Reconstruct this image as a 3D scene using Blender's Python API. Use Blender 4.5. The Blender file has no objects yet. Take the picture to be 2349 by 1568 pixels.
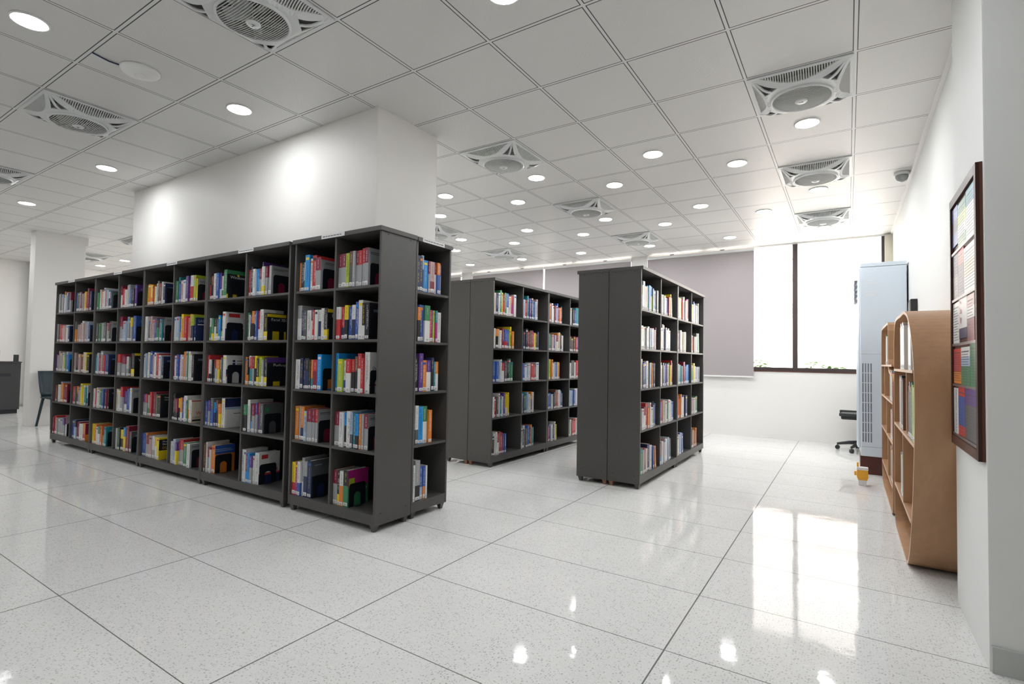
import bpy, bmesh, math, random
from mathutils import Vector, Matrix
random.seed(7)
S = bpy.context.scene
COL = S.collection
PI = math.pi

# ------------------------------------------------------------------ camera
FPX = 1193.5
cam_d = bpy.data.cameras.new('camera'); cam = bpy.data.objects.new('camera', cam_d); COL.objects.link(cam)
cam_d.sensor_fit = 'HORIZONTAL'; cam_d.sensor_width = 36.0; cam_d.lens = 36.0 * FPX / 2349.0
cam_d.clip_start = 0.05; cam_d.clip_end = 200
yaw, pitch, roll = 0.573465151, 0.0328054419, -0.0174432672
CAMZ = 1.152
Rm = Matrix.Rotation(yaw, 3, 'Z') @ Matrix.Rotation(pitch, 3, 'X') @ Matrix.Rotation(roll, 3, 'Y')
right, fwd, up = Rm.col[0], Rm.col[1], Rm.col[2]
rot = Matrix((right, up, -fwd)).transposed()
cam.matrix_world = Matrix.Translation((0, 0, CAMZ)) @ rot.to_4x4()
S.camera = cam

# ------------------------------------------------------------------ world, sun, exposure
W = bpy.data.worlds.new('world'); S.world = W; W.use_nodes = True
bg = W.node_tree.nodes['Background']
bg.inputs['Color'].default_value = (1.0, 0.975, 0.94, 1); bg.inputs['Strength'].default_value = 2.9
sun_d = bpy.data.lights.new('sun', 'SUN'); sun = bpy.data.objects.new('sun', sun_d); COL.objects.link(sun)
sun_d.energy = 3.0; sun_d.angle = 0.02; sun_d.color = (1, 0.95, 0.88)
sun.rotation_euler = (math.radians(38), 0, math.radians(-20))
VS = S.view_settings
S.display_settings.display_device = 'sRGB'
VS.view_transform = 'Standard'; VS.look = 'None'; VS.gamma = 1.0; VS.use_curve_mapping = False
VS.exposure = 1.22
LAMP = 60.0          # emission of each ceiling downlight
CEIL = 3.004
GX, GY, T = 0.04333, 3.61874, 0.6       # ceiling tile grid
FX, FY, FW, FL = -0.622, 1.535, 1.2545, 0.588  # floor slab grid

# ------------------------------------------------------------------ materials
def mat(name, color=(.8, .8, .8), rough=.5, metal=0., spec=.5, emit=None, alpha=None, trans=0., bump=None, coat=0.):
    m = bpy.data.materials.new(name); m.use_nodes = True
    nt = m.node_tree; b = nt.nodes['Principled BSDF']
    b.inputs['Base Color'].default_value = (*color, 1); b.inputs['Roughness'].default_value = rough
    b.inputs['Metallic'].default_value = metal; b.inputs['Specular IOR Level'].default_value = spec
    b.inputs['Transmission Weight'].default_value = trans; b.inputs['Coat Weight'].default_value = coat
    if emit:
        b.inputs['Emission Color'].default_value = (*emit[:3], 1); b.inputs['Emission Strength'].default_value = emit[3]
    if bump:
        sc, st = bump
        g = nt.nodes.new('ShaderNodeNewGeometry'); n = nt.nodes.new('ShaderNodeTexNoise'); bp = nt.nodes.new('ShaderNodeBump')
        n.inputs['Scale'].default_value = sc; n.inputs['Detail'].default_value = 3
        bp.inputs['Strength'].default_value = st; bp.inputs['Distance'].default_value = .01
        nt.links.new(g.outputs['Position'], n.inputs['Vector']); nt.links.new(n.outputs['Fac'], bp.inputs['Height'])
        nt.links.new(bp.outputs['Normal'], b.inputs['Normal'])
    return m

class NT:
    def __init__(s, m): s.nt = m.node_tree; s.b = s.nt.nodes['Principled BSDF']
    def n(s, t, **kw):
        x = s.nt.nodes.new(t)
        for k, v in kw.items(): setattr(x, k, v)
        return x
    def l(s, a, b): s.nt.links.new(a, b)
    def math(s, op, a, b=None, c=None):
        x = s.n('ShaderNodeMath', operation=op)
        for i, v in enumerate((a, b, c)):
            if v is None: continue
            if isinstance(v, (int, float)): x.inputs[i].default_value = v
            else: s.l(v, x.inputs[i])
        return x.outputs[0]
    def mix(s, f, a, b):
        x = s.n('ShaderNodeMix', data_type='RGBA')
        for i, v in ((0, f), (6, a), (7, b)):
            if isinstance(v, (int, float)): x.inputs[i].default_value = v
            elif isinstance(v, tuple): x.inputs[i].default_value = (*v, 1)
            else: s.l(v, x.inputs[i])
        return x.outputs[2]
    def bump(s, h, st, d=.01):
        x = s.n('ShaderNodeBump'); x.inputs['Strength'].default_value = st; x.inputs['Distance'].default_value = d
        s.l(h, x.inputs['Height']); s.l(x.outputs[0], s.b.inputs['Normal'])
    def pos(s):
        g = s.n('ShaderNodeNewGeometry'); q = s.n('ShaderNodeSeparateXYZ'); s.l(g.outputs['Position'], q.inputs[0])
        return g.outputs['Position'], q.outputs[0], q.outputs[1], q.outputs[2]

def line_dist(N, v, origin, step):
    a = N.math('DIVIDE', N.math('SUBTRACT', v, origin), step)
    f = N.math('ABSOLUTE', N.math('SUBTRACT', N.math('FRACT', N.math('ADD', a, .5)), .5))
    return N.math('MULTIPLY', f, step)      # distance in metres to the nearest line

# terrazzo slabs
M_floor = mat('terrazzo', (.6, .6, .6), .12, spec=.135)
N = NT(M_floor); P, px, py, pz = N.pos()
def chips(scale, keep, seed):
    mp = N.n('ShaderNodeMapping'); mp.inputs['Location'].default_value = (seed, seed * .7, 0); mp.inputs['Scale'].default_value = (1, 1, 0)
    N.l(P, mp.inputs[0])
    nz = N.n('ShaderNodeTexNoise'); nz.inputs['Scale'].default_value = scale * 1.3; nz.inputs['Detail'].default_value = 1
    N.l(mp.outputs[0], nz.inputs['Vector'])
    ad = N.n('ShaderNodeVectorMath', operation='MULTIPLY_ADD'); N.l(nz.outputs['Color'], ad.inputs[0]); ad.inputs[1].default_value = (.008, .008, 0); N.l(mp.outputs[0], ad.inputs[2])
    v = N.n('ShaderNodeTexVoronoi', voronoi_dimensions='2D'); v.inputs['Scale'].default_value = scale; N.l(ad.outputs[0], v.inputs['Vector'])
    s = N.n('ShaderNodeSeparateColor'); N.l(v.outputs['Color'], s.inputs[0])
    rad = N.math('MULTIPLY_ADD', s.outputs[1], .26, .08)
    on = N.math('MULTIPLY', N.math('LESS_THAN', v.outputs['Distance'], rad), N.math('LESS_THAN', s.outputs[0], keep))
    return on, s.outputs[2]
base = N.n('ShaderNodeTexNoise'); base.inputs['Scale'].default_value = 2.2; base.inputs['Detail'].default_value = 6; N.l(P, base.inputs['Vector'])
c = N.mix(base.outputs['Fac'], (.69, .69, .675), (.80, .795, .775))
on1, r1 = chips(92, .46, 3.1); ramp = N.n('ShaderNodeValToRGB'); N.l(r1, ramp.inputs[0])
e = ramp.color_ramp.elements; e[0].position = 0; e[0].color = (.20, .22, .25, 1); e[1].position = 1; e[1].color = (.36, .38, .40, 1)
for p_, c_ in ((.35, (.33, .36, .40, 1)), (.6, (.42, .37, .31, 1)), (.8, (.30, .24, .18, 1))):
    el = ramp.color_ramp.elements.new(p_); el.color = c_
c = N.mix(N.math('MULTIPLY', on1, .62), c, ramp.outputs[0])
on2, r2 = chips(190, .40, 9.7); c = N.mix(N.math('MULTIPLY', on2, .5), c, (.42, .44, .46))
on3, r3 = chips(48, .07, 5.3); c = N.mix(N.math('MULTIPLY', on3, .6), c, (.80, .80, .78))
dx = line_dist(N, px, FX, FW); dy = line_dist(N, py, FY, FL)
jl = N.math('MAXIMUM', N.math('LESS_THAN', dx, .0032), N.math('LESS_THAN', dy, .0022))
c = N.mix(jl, c, (.17, .18, .17)); N.l(c, N.b.inputs['Base Color'])
wob = N.n('ShaderNodeTexNoise'); wob.inputs['Scale'].default_value = 7; wob.inputs['Detail'].default_value = 4; N.l(P, wob.inputs['Vector'])
N.bump(wob.outputs['Fac'], .035, .02)
rr = N.math('MULTIPLY_ADD', wob.outputs['Fac'], .11, .0); N.l(rr, N.b.inputs['Roughness'])

# suspended ceiling tiles
M_ceil = mat('ceiling_tiles', (.72, .72, .70), .45)
N = NT(M_ceil); P, px, py, pz = N.pos()
dx = line_dist(N, px, GX, T); dy = line_dist(N, py, GY, T); d = N.math('MINIMUM', dx, dy)
bar = N.math('LESS_THAN', d, .012); ln = N.math('LESS_THAN', N.math('ABSOLUTE', N.math('SUBTRACT', d, .011)), .0028)
cx = line_dist(N, px, GX + .075, .15); cy = line_dist(N, py, GY + .075, .15)
dia = N.math('FRACT', N.math('MULTIPLY', N.math('ADD', cx, cy), 28.0))
grv = N.math('GREATER_THAN', dia, .5)
c = N.mix(bar, (.74, .735, .715), (.77, .775, .77)); c = N.mix(ln, c, (.045, .045, .05)); N.l(c, N.b.inputs['Base Color'])
N.bump(N.math('MULTIPLY', grv, N.math('SUBTRACT', 1.0, bar)), .7, .004)

M_wall = mat('wall_paint', (.84, .825, .795), .5, spec=.22, bump=(3, .05))
M_wallr = mat('wall_paint_matt', (.80, .81, .79), .65, spec=.2, bump=(3, .05))
M_white = mat('white_gloss', (.82, .82, .81), .3)
M_frame = mat('dark_window_frame', (.055, .04, .038), .4)
M_glass = mat('glass', (1, 1, 1), .0, trans=1.0); M_glass.node_tree.nodes['Principled BSDF'].inputs['IOR'].default_value = 1.02
M_blind = mat('blind_fabric', (.42, .385, .39), .9)
_b = M_blind.node_tree; _p = _b.nodes['Principled BSDF']; _t = _b.nodes.new('ShaderNodeBsdfTranslucent'); _t.inputs[0].default_value = (.50, .44, .43, 1)
_m = _b.nodes.new('ShaderNodeMixShader'); _m.inputs[0].default_value = .10; _o = _b.nodes['Material Output']
_b.links.new(_p.outputs[0], _m.inputs[1]); _b.links.new(_t.outputs[0], _m.inputs[2]); _b.links.new(_m.outputs[0], _o.inputs[0])
# charcoal laminate with a fine speckle
M_lam = mat('charcoal_laminate', (.06, .06, .06), .42)
N = NT(M_lam); P, px, py, pz = N.pos()
z1 = N.n('ShaderNodeTexNoise'); z1.inputs['Scale'].default_value = 260; z1.inputs['Detail'].default_value = 2; N.l(P, z1.inputs['Vector'])
N.l(N.mix(z1.outputs['Fac'], (.050, .048, .046), (.104, .100, .096)), N.b.inputs['Base Color'])
M_backp = mat('shaded_back_panel', (.016, .016, .016), .6)  # near-black colour carries the deep shade inside the shelf bays
M_wood_leg = mat('bare_wood_leg', (.32, .15, .09), .6)
M_black = mat('black_steel', (.010, .012, .017), .38)
M_blackp = mat('black_plastic', (.015, .017, .02), .45)
M_page = mat('book_pages', (.62, .58, .50), .8)
M_lamp = mat('lamp_diffuser', (.9, .9, .9), .5, emit=(.965, .98, 1.0, LAMP))
M_fan = mat('fan_plastic', (.72, .74, .74), .35)
M_fandark = mat('fan_interior', (.26, .265, .245), .7)
M_fanwire = mat('fan_wire', (.66, .67, .66), .5)
M_ply = mat('plywood_honey', (.42, .235, .12), .45)
N = NT(M_ply); P, px, py, pz = N.pos()
mp = N.n('ShaderNodeMapping'); mp.inputs['Scale'].default_value = (6, 6, 1.2); N.l(P, mp.inputs[0])
z1 = N.n('ShaderNodeTexNoise'); z1.inputs['Scale'].default_value = 4; z1.inputs['Detail'].default_value = 8; N.l(mp.outputs[0], z1.inputs['Vector'])
N.l(N.mix(z1.outputs['Fac'], (.35, .19, .095), (.48, .275, .145)), N.b.inputs['Base Color'])
M_ply_edge = mat('plywood_edge', (.66, .47, .34), .5)
M_brown = mat('dark_brown_wood', (.045, .018, .014), .42, spec=.25)
M_brown2 = mat('mid_brown_wood', (.10, .042, .027), .45, spec=.3)
M_red = mat('red_brown_box', (.085, .02, .014), .5)
M_ac = mat('cooler_white', (.68, .76, .84), .35)
M_acdark = mat('cooler_slots', (.20, .22, .27), .6)
M_yellow = mat('yellow_plastic', (.85, .42, .03), .4)
M_clear = mat('clear_acrylic', (.85, .85, .87), .35, spec=.2, trans=1.0); M_clear.node_tree.nodes['Principled BSDF'].inputs['IOR'].default_value = 1.25
M_ink = mat('black_ink', (.03, .03, .03), .6)
M_paper = mat('white_paper', (.78, .78, .78), .6)
M_skirt = mat('skirting_tile', (.50, .52, .50), .3, bump=(40, .05))
M_ext = mat('exterior_render', (.85, .83, .80), .8)
M_extline = mat('exterior_louvre', (.52, .36, .28), .8)
M_leaf = mat('leaf', (.13, .26, .05), .6)
M_bluewire = mat('blue_cable', (.015, .03, .10), .5)
M_chair = mat('dark_teal_plastic', (.012, .03, .04), .4)
M_desk = mat('dark_grey_desk', (.035, .035, .037), .5)

PAL = {  # book colours
 'w': ('white', (.70, .70, .69)), 'c': ('cream', (.62, .55, .42)), 'g': ('grey', (.33, .34, .35)), 'G': ('dark grey', (.10, .105, .11)),
 'k': ('black', (.018, .018, .022)), 'n': ('navy', (.018, .03, .10)), 'b': ('blue', (.035, .10, .38)), 's': ('sky blue', (.012, .27, .68)),
 't': ('teal', (.02, .24, .28)), 'e': ('green', (.045, .22, .10)), 'l': ('lime', (.40, .52, .04)), 'y': ('yellow', (.78, .60, .02)),
 'o': ('orange', (.70, .22, .03)), 'r': ('red', (.52, .035, .04)), 'm': ('maroon', (.23, .018, .05)), 'p': ('purple', (.11, .045, .24)),
 'v': ('magenta', (.42, .02, .20)), 'i': ('brown', (.17, .075, .04)), 'q': ('pale blue', (.36, .47, .62)), 'a': ('pink', (.50, .33, .33))}
BM = {k: mat('cover_' + v[0].replace(' ', '_'), v[1], .35) for k, v in PAL.items()}

# ------------------------------------------------------------------ mesh helpers
class MB:
    def __init__(s): s.v = []; s.f = []; s.mi = []; s.mats = []; s.sm = []
    def m(s, mt):
        if mt not in s.mats: s.mats.append(mt)
        return s.mats.index(mt)
    def face(s, vs, mt, smooth=False):
        n = len(s.v); s.v += [tuple(v) for v in vs]; s.f.append(tuple(range(n, n + len(vs)))); s.mi.append(s.m(mt)); s.sm.append(smooth)
    def box(s, a, b, mt, bev=0, xf=None):
        x0, x1 = sorted((a[0], b[0])); y0, y1 = sorted((a[1], b[1])); z0, z1 = sorted((a[2], b[2]))
        n = len(s.v); mi = s.m(mt)
        if bev <= 0:
            vs = [(x, y, z) for z in (z0, z1) for y in (y0, y1) for x in (x0, x1)]
            fs = [(0, 2, 3, 1), (4, 5, 7, 6), (0, 1, 5, 4), (2, 6, 7, 3), (0, 4, 6, 2), (1, 3, 7, 5)]
        else:
            bm_ = bmesh.new(); bmesh.ops.create_cube(bm_, size=1)
            for v in bm_.verts: v.co = Vector(((x0 + x1) / 2 + v.co.x * (x1 - x0), (y0 + y1) / 2 + v.co.y * (y1 - y0), (z0 + z1) / 2 + v.co.z * (z1 - z0)))
            bmesh.ops.bevel(bm_, geom=bm_.edges[:], offset=bev, segments=2, affect='EDGES', profile=.7)
            bm_.verts.index_update(); vs = [tuple(v.co) for v in bm_.verts]; fs = [tuple(v.index for v in f.verts) for f in bm_.faces]; bm_.free()
        if xf: vs = [tuple(xf @ Vector(v)) for v in vs]
        s.v += vs
        for f in fs: s.f.append(tuple(n + i for i in f)); s.mi.append(mi); s.sm.append(False)
        return s
    def ring(s, rings, mt, caps=True, closed=True, smooth=True):
        """loft through a list of point rings"""
        n = len(s.v); k = len(rings[0]); mi = s.m(mt)
        for r in rings: s.v += [tuple(p) for p in r]
        for j in range(len(rings) - 1):
            for i in range(k if closed else k - 1):
                a, b_ = n + j * k + i, n + j * k + (i + 1) % k
                s.f.append((a, b_, b_ + k, a + k)); s.mi.append(mi); s.sm.append(smooth)
        if caps:
            s.f.append(tuple(n + i for i in range(k))[::-1]); s.mi.append(mi); s.sm.append(False)
            q = n + (len(rings) - 1) * k
            s.f.append(tuple(q + i for i in range(k))); s.mi.append(mi); s.sm.append(False)
        return s
    def lathe(s, prof, c, mt, seg=32, smooth=True, caps=True):
        rs = [[(c[0] + r * math.cos(2 * PI * i / seg), c[1] + r * math.sin(2 * PI * i / seg), c[2] + z) for i in range(seg)] for r, z in prof]
        return s.ring(rs, mt, caps, True, smooth)
    def tube(s, pts, r, mt, seg=8):
        pts = [Vector(p) for p in pts]; rs = []
        for i, p in enumerate(pts):
            d = (pts[min(i + 1, len(pts) - 1)] - pts[max(i - 1, 0)]).normalized()
            a = d.cross(Vector((0, 0, 1)) if abs(d.z) < .95 else Vector((1, 0, 0))).normalized(); b_ = d.cross(a)
            rr_ = r[i] if isinstance(r, (list, tuple)) else r
            rs.append([p + a * rr_ * math.cos(2 * PI * k / seg) + b_ * rr_ * math.sin(2 * PI * k / seg) for k in range(seg)])
        return s.ring(rs, mt)
    def addmesh(s, me, mt, xf=None):
        n = len(s.v); mi = s.m(mt)
        s.v += [tuple((xf @ v.co) if xf else v.co) for v in me.vertices]
        for p in me.polygons: s.f.append(tuple(n + i for i in p.vertices)); s.mi.append(mi); s.sm.append(False)
        return s
    def build(s, name, parent=None, loc=None, rz=0, fix=True):
        me = bpy.data.meshes.new(name); me.from_pydata(s.v, [], s.f)
        for m_ in s.mats: me.materials.append(m_)
        me.polygons.foreach_set('material_index', s.mi); me.polygons.foreach_set('use_smooth', s.sm)
        if fix:
            bm_ = bmesh.new(); bm_.from_mesh(me); bmesh.ops.recalc_face_normals(bm_, faces=bm_.faces[:]); bm_.to_mesh(me); bm_.free()
        me.update()
        o = bpy.data.objects.new(name, me); COL.objects.link(o)
        if parent: o.parent = parent
        if loc: o.location = loc
        if rz: o.rotation_euler = (0, 0, rz)
        return o

def tag(o, label, cat, group=None, kind=None):
    o['label'] = label; o['category'] = cat
    if group: o['group'] = group
    if kind: o['kind'] = kind
    return o
def thing(name, label, cat, loc=(0, 0, 0), rz=0, group=None):
    o = bpy.data.objects.new(name, None); COL.objects.link(o); o.location = loc; o.rotation_euler = (0, 0, rz)
    return tag(o, label, cat, group)
def struct(mb, name, parent=None):
    o = mb.build(name, parent); o['kind'] = 'structure'; return o
def copy_tree(o, parent=None):
    c_ = o.copy(); COL.objects.link(c_)
    if parent: c_.parent = parent
    for ch in [x for x in o.children]: copy_tree(ch, c_)
    return c_
_tc = {}
def text_mesh(s_, size, depth=.0):
    key = (s_, size)
    if key not in _tc:
        cu = bpy.data.curves.new('txt', 'FONT'); cu.body = s_; cu.size = size; cu.resolution_u = 2
        ob = bpy.data.objects.new('txt', cu); COL.objects.link(ob); bpy.context.view_layer.update()
        me = bpy.data.meshes.new_from_object(ob.evaluated_get(bpy.context.evaluated_depsgraph_get())); bpy.data.objects.remove(ob); bpy.data.curves.remove(cu)
        _tc[key] = me
    return _tc[key]

# ------------------------------------------------------------------ room shell
WX, WY = 0.53, 8.95          # right wall, window wall
LX, BY = -14.42, -3.2        # left wall, wall behind the camera
mb = MB(); mb.box((LX - .2, BY - .2, -.12), (WX + 1.6, WY + .22, 0), M_floor); struct(mb, 'floor')
mb = MB(); mb.box((LX - .2, BY - .2, CEIL), (WX + 1.6, WY + .22, CEIL + .1), M_ceil); struct(mb, 'ceiling')
mb = MB(); mb.box((LX - .2, BY, 0), (LX, WY, CEIL), M_wall); mb.box((LX, 3.62, 0), (LX + .14, 4.05, CEIL), M_wall, .006); struct(mb, 'wall_left')
mb = MB(); mb.box((LX, BY - .2, 0), (WX + 1.6, BY, CEIL), M_wall); struct(mb, 'wall_back')
mb = MB(); mb.box((WX, 3.375, 0), (WX + .2, WY + .2, CEIL), M_wallr)
mb.box((WX, BY, 0), (WX + 1.6, BY + .01, CEIL), M_wall); mb.box((WX + 1.4, BY, 0), (WX + 1.6, 2.69, CEIL), M_wall); struct(mb, 'wall_right')
# pier on the right with its tile skirting
mb = MB(); mb.box((.449, 2.69, 0), (2.13, 3.375, CEIL), M_wallr, .004); struct(mb, 'wall_pier')
mb = MB(); mb.box((.455, 2.675, 0), (2.1, 2.6895, .098), M_skirt, .002); struct(mb, 'baseboard_right')
mb = MB(); mb.box((.505, BY + 6.65, CEIL - .022), (.5295, WY, CEIL - .0005), M_white); struct(mb, 'trim_1')
# window wall with openings
SILL, HEAD = 1.04, 2.995
wins = [(-2.95, .44), (-6.79, -3.23), (-10.6, -7.08), (-14.0, -10.9)]
mb = MB(); mb.box((LX, WY, 0), (WX, WY + .2, SILL), M_wall); mb.box((LX, WY, HEAD), (WX, WY + .2, CEIL), M_wall)
xs = [LX, -14.0, -10.9, -10.6, -7.08, -6.79, -3.23, -2.95, .44, WX]
for a, b in ((LX, -14.0), (-10.9, -10.6), (-7.08, -6.79), (-3.23, -2.95), (.44, WX)): mb.box((a, WY, SILL), (b, WY + .2, HEAD), M_wall)
struct(mb, 'wall_far')
for i, (a, b) in enumerate(((-3.235, -2.948), (-7.085, -6.788), (-10.9, -10.6))):
    mb = MB(); mb.box((a, WY - .05, 0), (b, WY - .0005, CEIL - .0005), M_wall, .004); struct(mb, 'trim_%d' % (i + 2))
mb = MB(); mb.box((.445, WY - .06, 0), (.5295, WY - .0005, CEIL - .02), mat('cream_paint', (.62, .60, .50), .5), .004); struct(mb, 'trim_5')
for i, (a, b) in enumerate(wins):
    w = bpy.data.objects.new('window_%d' % (i + 1), None); COL.objects.link(w); w.location = ((a + b) / 2, WY + .1, SILL); w['kind'] = 'structure'
    mull = [-.673, -2.0] if i == 0 else [a + (b - a) * k / 3 for k in (1, 2)]
    f = MB(); cx0 = (a + b) / 2
    def L(x, y, z): return (x - cx0, y - WY - .1, z - SILL)
    f.box(L(a, WY + .01, SILL), L(b, WY + .09, SILL + .055), M_frame, .003); f.box(L(a, WY + .02, HEAD - .012), L(b, WY + .09, HEAD), M_white)
    f.box(L(a, WY + .02, SILL + .055), L(a + .035, WY + .09, HEAD - .012), M_frame); f.box(L(b - .035, WY + .02, SILL + .055), L(b, WY + .09, HEAD - .012), M_frame)
    for mx in mull: f.box(L(mx - .034, WY + .015, SILL + .055), L(mx + .034, WY + .09, HEAD - .012), M_frame, .002)
    f.build('window_frame', w)
    g = MB(); g.box(L(a + .035, WY + .055, SILL + .055), L(b - .035, WY + .06, HEAD - .012), M_glass); g.build('pane', w)
    if i == 0:
        r_ = MB(); r_.box(L(-1.28, WY + .062, 2.755), L(-.707, WY + .075, 2.765), M_white); r_.build('rail', w)
        s_ = MB(); s_.box(L(a, WY - .012, SILL - .012), L(b, WY + .012, SILL + .004), M_brown2, .002); s_.build('window_sill', w)

# the long white wall block above the bookcases, and the far left column
mb = MB()
mb.box((-6.945, 2.745, 0), (-2.925, 3.28, 2.09), M_wall); mb.box((-6.945, 2.628, 2.09), (-2.906, 3.285, CEIL), M_wall, .004)
mb.box((-2.935, 2.622, 2.09), (-2.90, 2.66, 2.93), M_wall, .003)
struct(mb, 'wall_middle')
mb = MB(); mb.box((-10.69, 2.685, 0), (-10.457, 3.31, CEIL), M_wall, .004); mb.box((-10.69, 3.3, 2.87), (-10.457, 3.34, CEIL), M_wall, .002); struct(mb, 'wall_column')

# ------------------------------------------------------------------ outside
mb = MB(); mb.box((-16, 9.3, -.15), (6, 15, -.05), M_ext); o = struct(mb, 'ground')
bld = thing('building', 'overexposed pale building with louvre bands seen outside the far window', 'building', (-3, 15.2, 0))
mb = MB(); mb.box((-9, -.2, -.1), (9, .2, 7), M_ext); mb.build('facade', bld)
mb = MB()
for z in (2.35, 2.45, 2.55, 2.65, 3.3, 3.4): mb.box((-2, -.235, z), (4.5, -.2, z + .03), M_extline)
mb.build('louvre', bld)
mb = MB(); mb.box((-14, 9.28, -.05), (1, 9.75, .98), M_ext, .01); o = mb.build('planter'); tag(o, 'pale masonry planter running outside under the window sill', 'planter')
def shrub(x, y, z, n, rad, h, label):
    mb = MB()
    for k in range(n):
        a = random.uniform(0, 2 * PI); rr_ = rad * math.sqrt(random.random()); c_ = Vector((rr_ * math.cos(a), rr_ * .5 * math.sin(a), h * random.uniform(.1, 1)))
        q = Matrix.Rotation(random.uniform(0, 6), 3, 'Z') @ Matrix.Rotation(random.uniform(-.9, .9), 3, 'X'); l_ = random.uniform(.03, .055); w_ = l_ * .35
        mb.face([c_ + q @ Vector(p) for p in ((-l_, 0, 0), (0, -w_, .006), (l_, 0, 0), (0, w_, .006))], M_leaf)
    t_ = thing('shrub', label, 'shrub', (x, y, z)); mb.build('foliage', t_, fix=False)
    mb = MB()
    for k in range(5): mb.tube([(0, 0, -.02), (random.uniform(-rad, rad) * .6, 0, h * .7)], .004, M_leaf, 5)
    mb.build('stem', t_)
shrub(-1.2, 9.45, .98, 90, .13, .22, 'small green shrub outside the window beside the blind edge')
shrub(-.50, 9.45, .98, 70, .12, .20, 'small green shrub outside, just right of the window mullion')
shrub(-.28, 9.45, .98, 60, .10, .16, 'low green shrub outside, middle of the right window pane')
shrub(-.10, 9.45, .98, 50, .09, .14, 'lowest green shrub outside, nearest the air cooler')

# ------------------------------------------------------------------ roller blinds
def blind(a, b, label):
    t_ = thing('roller_blind', label, 'blind', ((a + b) / 2, WY - .06, 2.90), 0, 'roller blinds on the far windows'); w = (b - a) / 2
    mb = MB(); n = 24
    mb.box((-w, -.001, -1.95), (w, .001, .035), M_blind); mb.build('fabric', t_)
    mb = MB(); mb.box((-w - .01, -.05, .02), (w + .01, .02, .065), M_white, .006); mb.build('head_box', t_)
    mb = MB(); mb.box((-w, -.008, -1.972), (w, .008, -1.95), M_white, .003); mb.build('bottom_rail', t_)
    for x in ((-w * .5), (w * .45)):
        mb = MB(); mb.box((x - .03, -.03, .0652), (x + .03, .01, .0795), M_brown2); mb.build('bracket', t_)
blind(-2.94, -1.236, 'grey roller blind lowered beside the uncovered bright window')
blind(-5.00, -3.245, 'grey roller blind left of the white column, behind right double bookcase')
blind(-6.775, -5.035, 'grey roller blind behind the middle double bookcase')
blind(-8.80, -7.10, 'grey roller blind farthest left, just past the corner bookcase end')

# ------------------------------------------------------------------ ceiling lights
def T_(i): return GX + T * (i + .5)
def TY(j): return GY + T * (j + .5)
lt = [(-7, -5), (-7, -3), (-11, -3), (-15, -3), (-3, -3), (-1, 1), (-3, 1), (-2, 2), (-5, 1), (-4, 2), (-6, 2), (-7, 1), (-8, 2), (-7, 4), (-5, 4), (-3, 4),
      (-2, 5), (-1, 4), (-6, 5), (-4, 5), (-3, 7), (-9, 4), (-8, 5), (-10, 5), (-7, 7), (-5, 7), (-9, 7), (-11, 7), (-23, 1), (-21, 1)]
hidden = [(-3, -5), (-1, -3), (-11, -5), (-15, -5), (-19, -3), (-19, -5), (-12, 2), (-13, 4), (-16, 2), (-17, 4), (-15, 7), (-19, 7), (-23, -3), (-3, -8), (-7, -8), (-11, -8), (-15, -8), (-1, 7)]  # extra unseen downlights, added to brighten the room
names_l = {(-7, -5): 'round ceiling downlight nearest, top left of the view', (-7, -3): 'round downlight above the long white wall, just ahead of it',
  (-11, -3): 'round downlight before the far end of the white wall', (-15, -3): 'round downlight at far left, before the white column',
  (-3, -3): 'round downlight cut off by the top edge of the view', (-1, 1): 'round downlight just beyond the nearest right-hand ceiling fan',
  (-1, 4): 'round downlight beyond the second fan in the right-hand fan row', (-3, 1): 'large round downlight in mid ceiling, centre right',
  (-5, 1): 'round downlight just right of the fan beside the white pillar', (-3, 7): 'round downlight closest to the bare ceiling gap above the blind',
  (-23, 1): 'farther of two downlights seen between column and long wall', (-21, 1): 'nearer of two downlights seen between column and long wall'}
mb = MB(); mb.lathe([(.090, 0), (.090, -.006), (.084, -.009), (.080, -.009), (.080, 0)], (0, 0, 0), M_white, 36); p1 = mb
mb2 = MB(); mb2.lathe([(.0795, -.001), (.0795, -.008), (.066, -.0095), (.002, -.0095)], (0, 0, 0), M_lamp, 36)
proto = None
rowname = {1: 'row just behind the pillar line', 2: 'second row beyond the pillar', 4: 'third row beyond the pillar', 5: 'fourth row beyond the pillar', 7: 'last row before the windows'}
import collections
rows_ = collections.defaultdict(list)
for (i, j) in lt: rows_[j].append(i)
ORD = ['first', 'second', 'third', 'fourth', 'fifth', 'sixth', 'seventh', 'eighth', 'ninth', 'tenth', 'eleventh', 'twelfth', 'thirteenth', 'fourteenth']
for (i, j) in lt + hidden:
    if proto is None:
        proto = bpy.data.objects.new('ceiling_light', None); COL.objects.link(proto); p1.build('trim_ring', proto); mb2.build('diffuser', proto); o = proto
    else: o = copy_tree(proto)
    o.location = (T_(i), TY(j), CEIL - .0005)
    if (i, j) in names_l: lab = names_l[(i, j)]
    elif (i, j) in hidden: lab = 'round white ceiling downlight added out of sight to light the room'
    else:
        r_ = sorted([k for k in rows_[j] if k > -20], reverse=True); lab = 'round downlight, %s from the right in the %s' % (ORD[r_.index(i)], rowname[j])
    tag(o, lab, 'ceiling light', 'round ceiling downlights' if (i, j) not in hidden else 'downlights added out of sight')

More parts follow.
